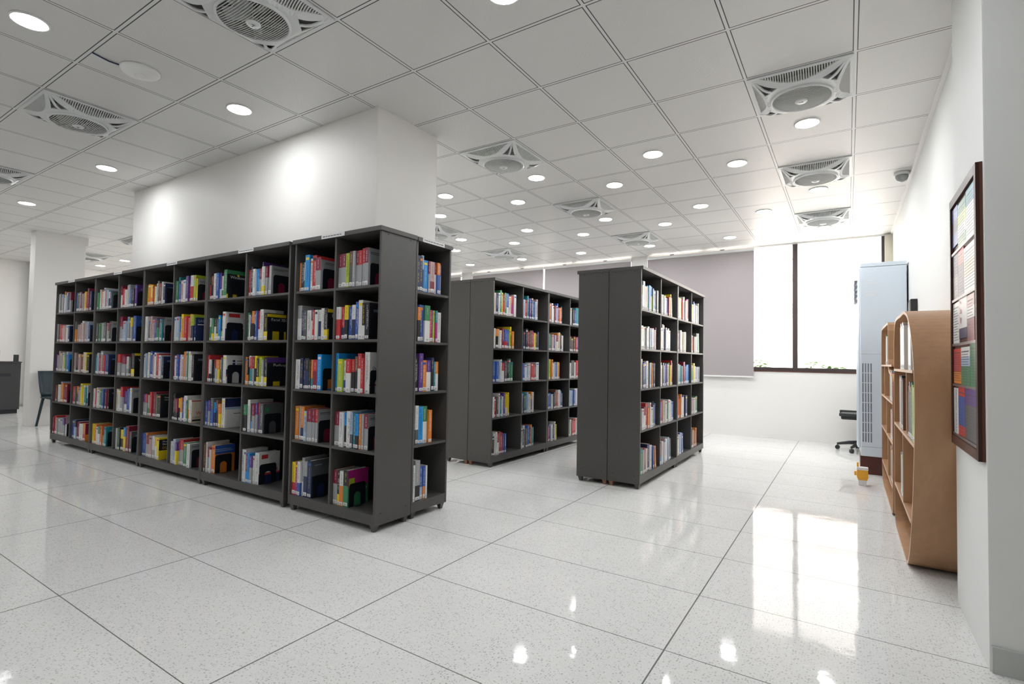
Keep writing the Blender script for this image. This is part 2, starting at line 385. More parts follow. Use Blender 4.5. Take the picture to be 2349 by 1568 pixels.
# ------------------------------------------------------------------ ceiling fans
def dish(x, y):
    m = max(abs(x), abs(y)); t_ = min(1, max(0, (.282 - m) / .090)); t_ = t_ * t_ * (3 - 2 * t_)
    return -.010 - .056 * t_
def fan_frame():
    cu = bpy.data.curves.new('c', 'CURVE'); cu.dimensions = '2D'; cu.fill_mode = 'BOTH'
    def sp(pts):
        s_ = cu.splines.new('POLY'); s_.points.add(len(pts) - 1)
        for k, p in enumerate(pts): s_.points[k].co = (p[0], p[1], 0, 1)
        s_.use_cyclic_u = True
    h = .293; n = 16
    sq = []
    for k in range(4):
        a = PI / 2 * k; c_, s_ = math.cos(a), math.sin(a)
        for q in range(n): u = -h + 2 * h * q / n; sq.append((c_ * h - s_ * u, s_ * h + c_ * u))
    sp(sq)
    sp([(.185 * math.cos(2 * PI * k / 48), .185 * math.sin(2 * PI * k / 48)) for k in range(48)])
    for k in range(4):
        a = PI / 2 * k; c_, s_ = math.cos(a), math.sin(a); R_ = lambda u, v: (c_ * v - s_ * u, s_ * v + c_ * u)
        pts = [R_(-.225 + .45 * q / 14, .274) for q in range(15)] + [R_(.225 - .45 * q / 14, .274 - .058 * math.sin(PI * q / 14)) for q in range(1, 14)]
        sp(pts)
        a = PI / 4 + PI / 2 * k; c_, s_ = math.cos(a), math.sin(a); R_ = lambda u, v: (c_ * v - s_ * u, s_ * v + c_ * u)
        for sg in (-1, 1):
            sp([R_(sg * (.008 + .048 * (1 - t_) * (1 - .35 * t_)), .232 + .118 * t_) for t_ in (0, .2, .4, .6, .8, 1)] + [R_(sg * .008, .232 + .118 * t_) for t_ in (.75, .5, .25, 0)])
    ob = bpy.data.objects.new('c', cu); COL.objects.link(ob); bpy.context.view_layer.update()
    me = bpy.data.meshes.new_from_object(ob.evaluated_get(bpy.context.evaluated_depsgraph_get())); bpy.data.objects.remove(ob)
    bm_ = bmesh.new(); bm_.from_mesh(me); bmesh.ops.remove_doubles(bm_, verts=bm_.verts[:], dist=1e-5)
    for it in range(4):
        le = [e_ for e_ in bm_.edges if e_.calc_length() > .035]
        if le: bmesh.ops.subdivide_edges(bm_, edges=le, cuts=1); bmesh.ops.triangulate(bm_, faces=bm_.faces[:])
    bm_.normal_update()
    ret = bmesh.ops.extrude_face_region(bm_, geom=bm_.faces[:])
    for v in [g for g in ret['geom'] if isinstance(g, bmesh.types.BMVert)]: v.co.z += .008
    for v in bm_.verts: v.co.z += dish(v.co.x, v.co.y)
    bm_.to_mesh(me); bm_.free(); return me
mf = MB(); mf.addmesh(fan_frame(), M_fan)
MS = []                                     # side louvres
for k in range(4):
    ms = MB(); MS.append(ms); xf = Matrix.Rotation(PI / 2 * k, 4, 'Z')
    for q in range(31):
        u = -.215 + .43 * q / 30; d_ = .058 * math.sin(PI * (u + .225) / .45)
        if d_ < .008: continue
        pr_ = [(.276 - (d_ + .002) * v / 5) for v in range(6)]
        rs = [[(x, u - .0034, dish(x, u) + .001), (x, u + .0034, dish(x, u) + .001), (x, u + .0034, dish(x, u) + .010), (x, u - .0034, dish(x, u) + .010)] for x in pr_]
        ms.ring([[xf @ Vector(p) for p in r] for r in rs], M_fanwire, smooth=False)
mg = MB()                                   # round grille
mg.ring([[(r * math.cos(2 * PI * i / 48), r * math.sin(2 * PI * i / 48), z) for i in range(48)] for r, z in ((.186, -.064), (.187, -.078), (.178, -.082), (.172, -.076), (.175, -.062))], M_fan, caps=False)
for q in range(27):
    y = -.169 + .338 * q / 26; x = math.sqrt(max(0, .176 ** 2 - y * y)); pts = []
    for k in range(9):
        u = -x + 2 * x * k / 8; pts.append((u, y, -.072 - .018 * (1 - (u * u + y * y) / .176 ** 2)))
    mg.tube(pts, .0034, M_fanwire, 4)
for k in range(4):
    a = PI / 4 * k + .2; mg.tube([(u * math.cos(a), u * math.sin(a), -.070 - .018 * (1 - u * u / .031)) for u in (-.176, -.12, -.06, 0, .06, .12, .176)], .0016, M_fan, 4)
mh = MB(); mh.lathe([(.036, -.084), (.038, -.094), (.030, -.100), (.001, -.101)], (0, 0, 0), M_fan, 28)
ml = MB(); ml.box((-.014, -.0022, -.1025), (.012, .0022, -.1008), M_fandark); ml.box((.004, -.012, -.1025), (.009, .0, -.1008), M_fandark)
mbk = MB(); mbk.box((-.29, -.29, -.006), (.29, .29, -.0005), M_fandark); mbk.lathe([(.20, -.006), (.192, -.060)], (0, 0, 0), M_fan, 40, caps=False)
mbl = MB()
for k in range(5):
    a = 2 * PI * k / 5; xf = Matrix.Rotation(a, 4, 'Z') @ Matrix.Rotation(.5, 4, 'X')
    mbl.box((.02, -.035, -.001), (.155, .035, .001), M_fanwire, xf=Matrix.Translation((0, 0, -.04)) @ xf)
fan0 = bpy.data.objects.new('ceiling_fan', None); COL.objects.link(fan0)
mf.build('frame', fan0); [m_.build('side_louvre', fan0) for m_ in MS]; gr_ = mg.build('round_grille', fan0); hb = mh.build('hub_cap', gr_); mbk.build('housing', fan0); mbl.build('fan_blades', fan0)
lg = ml.build('logo', gr_)
fans = [((-5, -4), 'white cassette ceiling fan cut by the top edge, nearest camera'), ((-9, -4), 'white cassette ceiling fan left of the smoke detector'),
  ((-13, -4), 'white cassette ceiling fan half cut by the left edge'), ((-1, 0), 'largest right-hand cassette fan, with dark grilles, near the right wall'),
  ((-5, 0), 'white cassette ceiling fan just right of the white pillar'), ((-5, 3), 'white cassette ceiling fan in the middle, above right double bookcase'),
  ((-1, 3), 'second cassette fan of the row nearest the right wall'), ((-1, 6), 'third cassette fan of the right wall row, near the bright window'),
  ((-9, 3), 'cassette ceiling fan half hidden by the pillar above the end bookcase'), ((-9, 6), 'far small cassette fan above the middle double bookcase'),
  ((-5, 6), 'far cassette fan near the window wall, above the right double bookcase'), ((-17, 0), 'cassette fan barely showing left of the long white wall'),
  ((-21, 0), 'far cassette fan seen between the column and the long white wall')]
for q, ((i, j), lab) in enumerate(fans):
    o = fan0 if q == 0 else copy_tree(fan0)
    o.location = (T_(i), TY(j), CEIL - .0005); tag(o, lab, 'ceiling fan', 'cassette ceiling fans')

# smoke detector with cable, dome camera
sd = thing('smoke_detector', 'round white detector on the ceiling with a dark blue cable', 'smoke detector', (-3.90, 1.48, CEIL - .0005))
mb = MB(); mb.lathe([(.112, 0), (.112, -.010), (.100, -.024), (.06, -.036), (.002, -.040)], (0, 0, 0), M_white, 40); mb.build('body', sd)
mb = MB(); mb.lathe([(.032, -.036), (.032, -.044), (.028, -.046), (.001, -.046)], (0, 0, 0), M_white, 28); mb.build('sensor', sd)
mb = MB(); mb.tube([(-.03, -.10, -.006), (-.035, -.16, -.008), (-.03, -.20, -.006), (-.02, -.25, -.004)], .0045, M_bluewire); mb.build('cable', sd)
dc = thing('dome_camera', 'small grey dome camera on the ceiling by the right wall', 'security camera', (.44, 6.15, CEIL - .0005))
mb = MB(); mb.lathe([(.062, 0), (.062, -.028), (.058, -.03)], (0, 0, 0), M_fan, 28); mb.build('mount', dc)
mb = MB(); mb.lathe([(.052, -.03), (.052, -.05), (.04, -.078), (.02, -.09), (.001, -.094)], (0, 0, 0), mat('smoked_dome', (.30, .32, .32), .3), 28); mb.build('dome', dc)

# ------------------------------------------------------------------ bookcases
H = 2.02; ZS = [1.633, 1.268, .902, .522, .115]     # upper faces of the shelves, top row to bottom row
def bookcase(loc, rz, bays, depth, label, group, backlegs=None, sign=None, screws=False, signx=.5, over=.002):
    """local: x along the front, y into the case (0 = front edge), z up"""
    t_ = thing('bookcase', label, 'bookcase', loc, rz, group)
    W_ = sum(bays) + .018 * (len(bays) + 1); x = 0
    mb = MB(); mb.box((-over, -.018, H - .030), (W_ + over, depth, H), M_lam, .0015); mb.build('top_board', t_)
    edges = [0]
    for b in bays: edges.append(edges[-1] + .018 + b)
    for k, e_ in enumerate(edges):
        end = k in (0, len(edges) - 1)
        mb = MB(); mb.box((e_, 0 if end else .003, .045 if end else .116), (e_ + .018, depth, H - .0305), M_lam, .001)
        mb.build('side_panel' if end else 'divider', t_)
    for k, b in enumerate(bays):
        for z in ZS[:4]:
            mb = MB(); mb.box((edges[k] + .0185, .004, z - .018), (edges[k] + .0175 + b, depth - .013, z), M_lam, .0012); mb.build('shelf', t_)
    mb = MB(); mb.box((.0185, .012, .097), (W_ - .0185, depth - .013, .115), M_lam); mb.build('bottom_board', t_)
    mb = MB(); mb.box((.0185, .001, .047), (W_ - .0185, .0115, .1155), M_lam, .001); mb.build('kickboard', t_)
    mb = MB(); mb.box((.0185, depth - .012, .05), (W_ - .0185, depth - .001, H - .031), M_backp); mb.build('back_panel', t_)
    for (lx, ly) in ((.035, .03), (W_ - .035, .03), (.035, depth - .03), (W_ - .035, depth - .03)):
        m_ = (backlegs or M_lam) if ly > .1 else M_lam
        mb = MB(); rs = []
        for z, r in ((.097, .033), (.046, .031), (.006, .018), (.0, .018)): rs.append([(lx + r * math.cos(2 * PI * q / 4 + PI / 4), ly + r * math.sin(2 * PI * q / 4 + PI / 4), z) for q in range(4)])
        mb.ring(rs, m_, smooth=False); mb.build('leg', t_)
    if sign:
        cx_ = W_ * signx; w_ = sign / 2
        mb = MB(); mb.box((cx_ - w_, -.0195, H - .029), (cx_ + w_, -.0182, H - .001), M_paper); so = mb.build('sign_strip', t_)
        mb = MB(); xx = cx_ - w_ + .015
        while xx < cx_ + w_ - .03:
            l_ = random.uniform(.012, .03); mb.box((xx, -.0200, H - .017), (xx + l_, -.0196, H - .012), M_ink); xx += l_ + .006
        mb.build('lettering', so)
    if screws:
        for (yy, zz) in ((.06, H - .045), (depth - .06, H - .045), (.05, .12), (depth - .05, .12)):
            mb = MB(); xs_ = W_ if screws > 0 else 0; sg = 1 if screws > 0 else -1
            mb.box((xs_ - .001 * sg, yy - .004, zz - .004), (xs_ + .0012 * sg, yy + .004, zz + .004), M_black); mb.build('screw_cap', t_)
    return t_, edges

# ------------------------------------------------------------------ books
class Book:
    __slots__ = ('org', 'rz', 'w', 'h', 'd', 'c1', 'c2', 'fr', 'tilt', 'lab', 'grp', 'cover', 'area', 'seed')
BOOKS = []
HID = {'w': ('white'), }
def cname(b):
    n1 = PAL[b.c1][0]
    return n1 if b.c2 == b.c1 else '%s and %s' % (n1, PAL[b.c2][0])
def parse(tok):
    cover = None
    if '!' in tok: tok, cover = tok.split('!')
    i = 0; c1 = tok[0]; c2 = c1; rest = tok[1:]
    if rest[:1] == '/': c2 = rest[1]; rest = rest[2:]
    w = h = None
    if rest: w, h = rest.split('x'); w = int(w) / 1000; h = int(h) / 100
    return c1, c2, w, h, cover
def fill(cell, origin, rz, width, depth, rng, where, grp, fillfrac=.8, lean=0, startgap=.004):
    """cell string; origin = front-left-bottom corner of the compartment (world), books run along local +x"""
    toks = [parse(t_) for t_ in cell.split()]
    auto = [k for k, t_ in enumerate(toks) if t_[2] is None]
    if auto:
        ws = [rng.uniform(.6, 1.6) for _ in auto]; tot = width * fillfrac - startgap; sc = tot / sum(ws)
    x = startgap; n = len(toks); ai = 0; out = []
    R_ = Matrix.Rotation(rz, 3, 'Z'); O = Vector(origin); base_h = rng.uniform(.20, .235)
    for k, (c1, c2, w, h, cover) in enumerate(toks):
        if w is None:
            w = ws[ai] * sc; ai += 1
        if h is None: h = min(.29, max(.18, base_h + rng.choice((0, 0, 0, .01, -.015, .02, .035, -.01)) + rng.uniform(-.004, .004)))
        b = Book(); b.w = w - .0008; b.h = h; b.d = min(depth - .045, h * rng.uniform(.70, .78)); b.c1 = c1; b.c2 = c2; b.fr = rng.choice((.38, .42, .62)) if c2 != c1 else 0
        if (c1, c2) in (('m', 'g'), ('r', 'g'), ('a', 'g')): b.fr = .40
        if c2 in 'y' and c1 in 'kewn': b.fr = .68
        t_ = 0
        if lean and k >= n - lean:
            t_ = math.radians(rng.uniform(3, 5.5))
            if k == n - lean: x += .004 + h * math.sin(t_)
        b.tilt = t_; inset = rng.uniform(.012, .03); b.seed = rng.random()
        b.org = O + R_ @ Vector((x, inset, 0)); b.rz = rz; b.cover = cover
        x += (w / math.cos(t_)) + (.0006 if t_ == 0 else .001)
        b.lab = (k, n, where); b.grp = grp
        C = b.org + R_ @ Vector((w / 2, 0, h / 2)); dv = C - Vector((0, 0, CAMZ)); d2 = dv.length
        nrm = R_ @ Vector((0, -1, 0)); cosv = max(.02, -nrm.dot(dv) / d2)
        b.area = w * h * cosv / d2 ** 2 + (.5 * b.d * h / d2 ** 2 if k == n - 1 and rz == 0 else 0)
        BOOKS.append(b); out.append(b)
    return x

def book_geo(b, mb, z0=0.0, detail=True, parts=None):
    """cover (C-section), pages, sticker, title marks. If parts given, returns separate builders"""
    xf = Matrix.Rotation(-b.tilt, 4, 'Y') if b.tilt else None
    w, h, d = b.w, b.h, b.d; t_ = min(.0022, w * .15)
    cov = mb if parts is None else parts[0]; pag = mb if parts is None else parts[1]
    stk = mb if parts is None else parts[2]; ttl = mb if parts is None else parts[3]
    zz = [(0, h, b.c1)] if b.c1 == b.c2 else [(0, h * (1 - b.fr), b.c2), (h * (1 - b.fr), h, b.c1)]
    for (a, e_, c_) in zz:
        m_ = BM[c_]
        cov.box((0, 0, a), (w, t_, e_), m_, xf=xf); cov.box((0, t_, a), (t_, d, e_), m_, xf=xf); cov.box((w - t_, t_, a), (w, d, e_), m_, xf=xf)
    pag.box((t_, t_, .002), (w - t_, d - .003, h - .003), M_page, xf=xf)
    s = b.seed
    if w > .010:
        zs = .006 + .004 * s
        stk.box((w * .08, -.0007, zs), (w * .92, -.0001, zs + .019 + .009 * ((s * 13) % 1)), M_paper, xf=xf)
        stk.box((w * .25, -.0010, zs + .005), (w * .75, -.0007, zs + .0075), M_ink, xf=xf); stk.box((w * .3, -.0010, zs + .012), (w * .7, -.0007, zs + .0145), M_ink, xf=xf)
    # title as worn, unreadable marks running down the spine
    lc = 'k' if b.c1 in 'wcqalys' and s < .8 else 'w'
    if b.c1 in 'kGn' and s > .7: lc = 'y'
    r_ = random.Random(int(s * 1e6)); z = h * .93; zend = .06 if b.c1 == b.c2 else h * (1 - b.fr) + .01
    if s > .5 and b.c1 == b.c2 and w > .018:   # coloured emblem block
        ttl.box((w * .15, -.0007, h * .86), (w * .85, -.0001, h * .93), BM[r_.choice('rbowksy')], xf=xf); z = h * .82
    tw = min(.0085, w * .36) * r_.uniform(.75, 1.1); cxx = w * r_.uniform(.42, .56); m_ = BM[lc]
    def gl(x0, x1, za, zb):
        vs = [(x0, -.0003, za), (x1, -.0003, za), (x1, -.0003, zb), (x0, -.0003, zb)]
        ttl.face([xf @ Vector(v) for v in vs] if xf else vs, m_)
    while z > zend + .012:
        for q in range(r_.randint(3, 8)):          # one word: a few glyph strokes
            if z < zend + .006: break
            a_ = r_.uniform(.0018, .0042) * (1.25 if tw > .006 else .8); k_ = r_.random()
            if k_ < .45: gl(cxx - tw / 2, cxx + tw / 2, z - a_ * .45, z)
            if k_ > .3: gl(cxx - tw / 2, cxx - tw * .18, z - a_, z)
            if k_ > .6: gl(cxx + tw * .05, cxx + tw * .42, z - a_ * .9, z - a_ * .25)
            z -= a_ + .0012
        z -= .0055
        if r_.random() < .10: z -= .02
    if w > .026 and s < .75 and zend < .1:      # second, smaller line of print
        z = h * .80; cxx += tw * 1.15; tw *= .45
        while z > h * .35:
            a_ = r_.uniform(.003, .009); gl(cxx - tw / 2, cxx + tw / 2, z - a_, z); z -= a_ + .0022

# ---- positions of the cases
CASES = []
bwL = [.594, .594]
x0 = -8.478
for u in range(4):
    lab = ['black-brown two-bay bookcase at the far left end of the long row', 'dark two-bay bookcase, second from the far left of the long row',
           'dark two-bay bookcase in the middle of the long row', 'dark two-bay bookcase left of the gap beside the corner bookcase'][u]
    CASES.append((bookcase((x0 + u * 1.2265, 2.40, 0), 0, [.5835, .5835], .33, lab, 'bookcases of the long row', None, .20 if u != 3 else .22, signx=[.45, .52, .50, .52][u]), x0 + u * 1.2265))
c5 = bookcase((-3.522, 2.40, 0), 0, [.4385, .4385], .33, 'dark corner bookcase with its side panel facing the aisle', 'bookcases of the long row', None, .25, 1, signx=.49, over=.012)
ce = bookcase((-2.604, 2.748, 0), PI / 2, [.352], .30, 'narrow one-bay bookcase round the corner facing right', 'bookcases of the long row', None, .24, signx=.42)
def dbl(xf, y0, nm, n=2):
    out = []
    for k in range(n):
        out.append(bookcase((xf, y0 + k * 1.222, 0), PI / 2, [.5835, .5835], .308, '%s two-bay bookcase of the %s pair, books facing right' % (['nearer', 'farther'][k], nm), 'double sided bookcases', M_wood_leg if k == 0 else None, screws=-1 if k == 0 else False))
    for k in range(n):
        bookcase((xf - .622, y0 + (k + 1) * 1.222 - .001, 0), -PI / 2, [.5835, .5835], .308, '%s two-bay bookcase on the hidden side of the %s pair' % (['nearer', 'farther'][k], nm), 'double sided bookcases', M_wood_leg if k == 0 else None, screws=1 if k == 0 else False)
    return out
c3 = dbl(-1.572, 4.578, 'right-hand'); c2 = dbl(-3.172, 4.532, 'middle')

ROW = ['top', 'second', 'third', 'fourth', 'bottom']
rng = random.Random(11)
U = {}
U['5a'] = ["o30x22 k32x22 w/t20x22 s52x27 w28x24 r46x26 m/g58x24!wred", "g/w50x26 n30x22 G30x22 w50x22 n/w22x23 r22x22 w34x22 w/n28x22 w45x23 k/y38x23!excel",
           "w52x22 n35x23 n25x22 k/n50x23 k18x22 o/t24x22 r/m48x22 s45x26!blue", "o45x25 g35x25 o/n40x25 q30x22 m/g56x24 m/g33x24 r/g28x24!white", "y/r42x24 v22x24 w/b33x25 g/w32x28 g/n42x26 n45x27!access"]
U['5b'] = ["m/g42x24 m/g45x24 l33x24 i/G33x25 g25x25 m/g28x25 r/g33x25 r/g33x26 m/g38x26!white", "w/r42x23 r/n40x23 y/k32x24 b38x23 w/n36x24 b28x26 w42x27 k/w26x25 k40x25!plain",
           "s30x27 l52x23 w/b28x22 r/w46x23 r/k33x23 i/k33x25 r/w38x27 r26x24 w48x28!data", "m/g60x24 w40x24 s/k25x24 w40x25 q/G24x25 t28x24 s/k32x24 o22x24 g22x24 m/g38x24!white", "m/g45x24 k/y28x24 w/o38x24 k/e48x25!green"]
U['4a'] = ["k/r20x21 i/k35x21 w55x23 b38x23 p/w22x23 w/e32x20 e/w20x23 e45x25!windows", "k18x19 w/e25x20 e/y32x20 k/w44x20 k/y34x20 s34x22 k/l32x22 w45x25!redblue",
           "r36x24 w/k38x20 k18x20 G22x20 r/w30x20 o/g36x20 o/y26x20 w/n22x20 G22x22 w50x24!squares", "b32x21 p/g34x22 w/k26x24 G/b44x24 s/n28x21 i/n28x23 o30x20 o/y28x20 w50x25!swoosh", "i22x25 w24x26 m/g44x22 w14x20 o55x24!orange"]
U['4b'] = ["r22x22 w24x22 k27x24 w32x22 s42x22 m/g36x22 p14x27 w/y36x23 m/g32x23 m/g32x23 g28x23!white", "e27x23 w17x21 p/k24x21 o/k34x24 w/k18x21 b24x24 r/w34x24 w44x25 k/y45x22!excel2",
           "o22x23 k/o20x22 w/k28x24 r/t38x23 m/g22x23 y/k34x24 k/y32x22 l38x23 g/w22x21 k/y40x23!python", "e/k48x22 w36x26 k/s38x23 m/g38x23 p/g28x24 r/p27x24 G50x24!dark", "w27x26 w27x26 m/s27x23 s32x24 p/g32x22 w22x22 w55x25!twentyfour"]
R1 = ["w G g o w q n m/g", "b G g m g a g y r m e n", "e w o w w r q w/k n!dark", "m/w r w w g b k p!plain", "y o y/o r y w k w G i w n!plain", "e t b a w p m w/r l y!white"]
R2 = ["g G r r a w n!plain", "G/o g a g a w a g q n", "G w e g w G w m/g k!white", "m/g m/g q g G y/g b!dots", "w G a g a b k/e g t k!white", "w q b/a y o r a o l/n n!sas"]
R3 = ["p g a g c l e q b!blue", "a k a i c y k!plain", "t q r g r b n!plain", "r/g m/g m/g w/g k k/y!word", "w q G w b b a w r w n!plain", "m w b p w a o q e w w k!plain"]
R4 = ["r i w q o m m!plain", "r G o/G g c y w t w/n!white", "w r w y w e q b k m k!plain", "c w r/g p/w b w w!white", "p/g r/g g/e r m e k!learn", "k m/k y/k o/w b w e c/o w!web"]
R5 = ["m r g g g p/g m/w!white", "b n/q m w o/r!orangered", "y o w e/w r o m/g t!plain", "w e k y/k s/y m G!plain", "b o m/g a w/g y/w y!dummies", "w q p/y m/g r/g m/g e w!white"]
BE = []       # bookends: (x, y, z, rz, where)
def near_cells(case, xorg, y0, cells, widths, where, ff=.8):
    edges = case[1]
    for bi, cl in enumerate(cells):
        for ri, s_ in enumerate(cl):
            o_ = (xorg + edges[bi] + .018, y0, ZS[ri])
            x1 = fill(s_, o_, 0, widths[bi], .33, rng, '%s shelf, %s' % (ROW[ri], where[bi]), 'books of the long row', ff)
            BE.append((o_[0] + x1, ZS[ri], '%s shelf, %s' % (ROW[ri], where[bi]), s_.split('!')[-1]))
bayn = ['corner bay, long row', 'second bay from corner, long row', 'third bay from corner, long row', 'fourth bay from corner, long row', 'fifth bay from corner, long row',
        'sixth bay from corner, long row', 'seventh bay from corner, long row', 'eighth bay from corner, long row', 'ninth bay from corner, long row', 'tenth bay from corner, long row']
near_cells(c5, -3.522, 2.40, [U['5a'], U['5b']], [.4385] * 2, [bayn[1], bayn[0]])
near_cells(CASES[3][0], CASES[3][1], 2.40, [U['4a'], U['4b']], [.5835] * 2, [bayn[3], bayn[2]])
for u in range(3):
    cl = [[R_[u * 2 + k] for R_ in (R1, R2, R3, R4, R5)] for k in (0, 1)]
    near_cells(CASES[u][0], CASES[u][1], 2.40, cl, [.5835] * 2, [bayn[9 - 2 * u], bayn[8 - 2 * u]], (.74, .66, .66)[u])
E_ = ["n30x26 n28x26 q/n24x27 s50x24 m/g18x24 a/m48x24 m/w22x24 o/b32x24 p/g14x23", "w18x27 o/k33x25 b45x27 e/w56x27 r18x24 p20x24 l22x24 t/v22x24 w50x23", "w12x26 k38x25 p42x28 o42x23 p/w48x23 n/k28x25 t18x22 o/w42x22",
      "w30x28 w/G30x28 s52x27 e/w46x27 o36x24", "w35x26 g/k50x29 b/q33x24 b/o25x24 w18x24"]
for ri, s_ in enumerate(E_): fill(s_, (-2.604, 2.748 + .018, ZS[ri]), PI / 2, .352, .30, rng, '%s shelf, narrow end bookcase' % ROW[ri], 'books of the end bookcase')
M2 = [["w c n w e y m/r e b/w c r/v w", "y w o/k c w m b/r b l y/k o", "b b b q w r/w r G k e e", "k w r G w t w p w y/w y G", "k k w w r/w i r p b"],
      ["b q r t n p k w b q a", "w n k m m i m r y k n", "g b w q w r r G w", "w q G t q w c o/p w", "w k w G b n o i t"],
      ["r o i w w m q b r o k", "G t e a p w m/w o c k w", "G l y o w q b y r", "b b w g k i r w b n", "a r b b w n w y"],
      ["o w k b t r b", "k G i r p w m", "w G w r m b", "w q b w p m", "e w r r w b"]]
M3 = [["w c/w q a r/y t s b/y t b n g", "w w w g w w q b w b a m", "w c n b w t g w o o n", "w G w m/w r o w w k g b", "w e g r/m l w n w b o"],
      ["a w w g w q b r y t", "c w G w n q w c g q", "w c k w b p c e y r m", "G b b r c w e w w q b", "G m/s w w w a w q k"],
      ["i o c y w r w a m p", "g m w c c w w", "t g t t r m b s b", "i r o o w n n", "i c w b q b b"],
      ["c y b q w w w", "o a o a w G e", "t e n y w b w g", "e G a w e e", "c e k o i o"]]
F2 = [[.80, .75, .74, .62, .54], [.62, .68, .74, .50, .54], [.68, .75, .60, .78, .46], [.8, .8, .8, .7, .6]]
F3 = [[.96, .90, .80, .84, .90], [.84, .72, .88, .92, .78], [.92, .72, 1.0, .80, .60], [.66, .76, .84, .60, .55]]
bn = ['nearest bay', 'second bay', 'third bay', 'farthest bay']
for (MM, FF, cs, X_, y0, nm) in ((M2, F2, c2, -3.172, 4.532, 'middle double bookcase'), (M3, F3, c3, -1.572, 4.578, 'right double bookcase')):
    for bi in range(4):
        for ri in range(5):
            oy = y0 + (bi // 2) * 1.222 + cs[0][1][bi % 2] + .018
            ln_ = 2 if (X_ > -2 and (bi, ri) in ((1, 0), (3, 1), (0, 4), (1, 4), (2, 4))) else 0
            fill(MM[bi][ri], (X_, oy, ZS[ri]), PI / 2, .5835 - (.03 if ln_ else 0), .30, rng, '%s shelf, %s, %s' % (ROW[ri], bn[bi], nm), 'books of the ' + nm, FF[bi][ri] * .97, ln_)

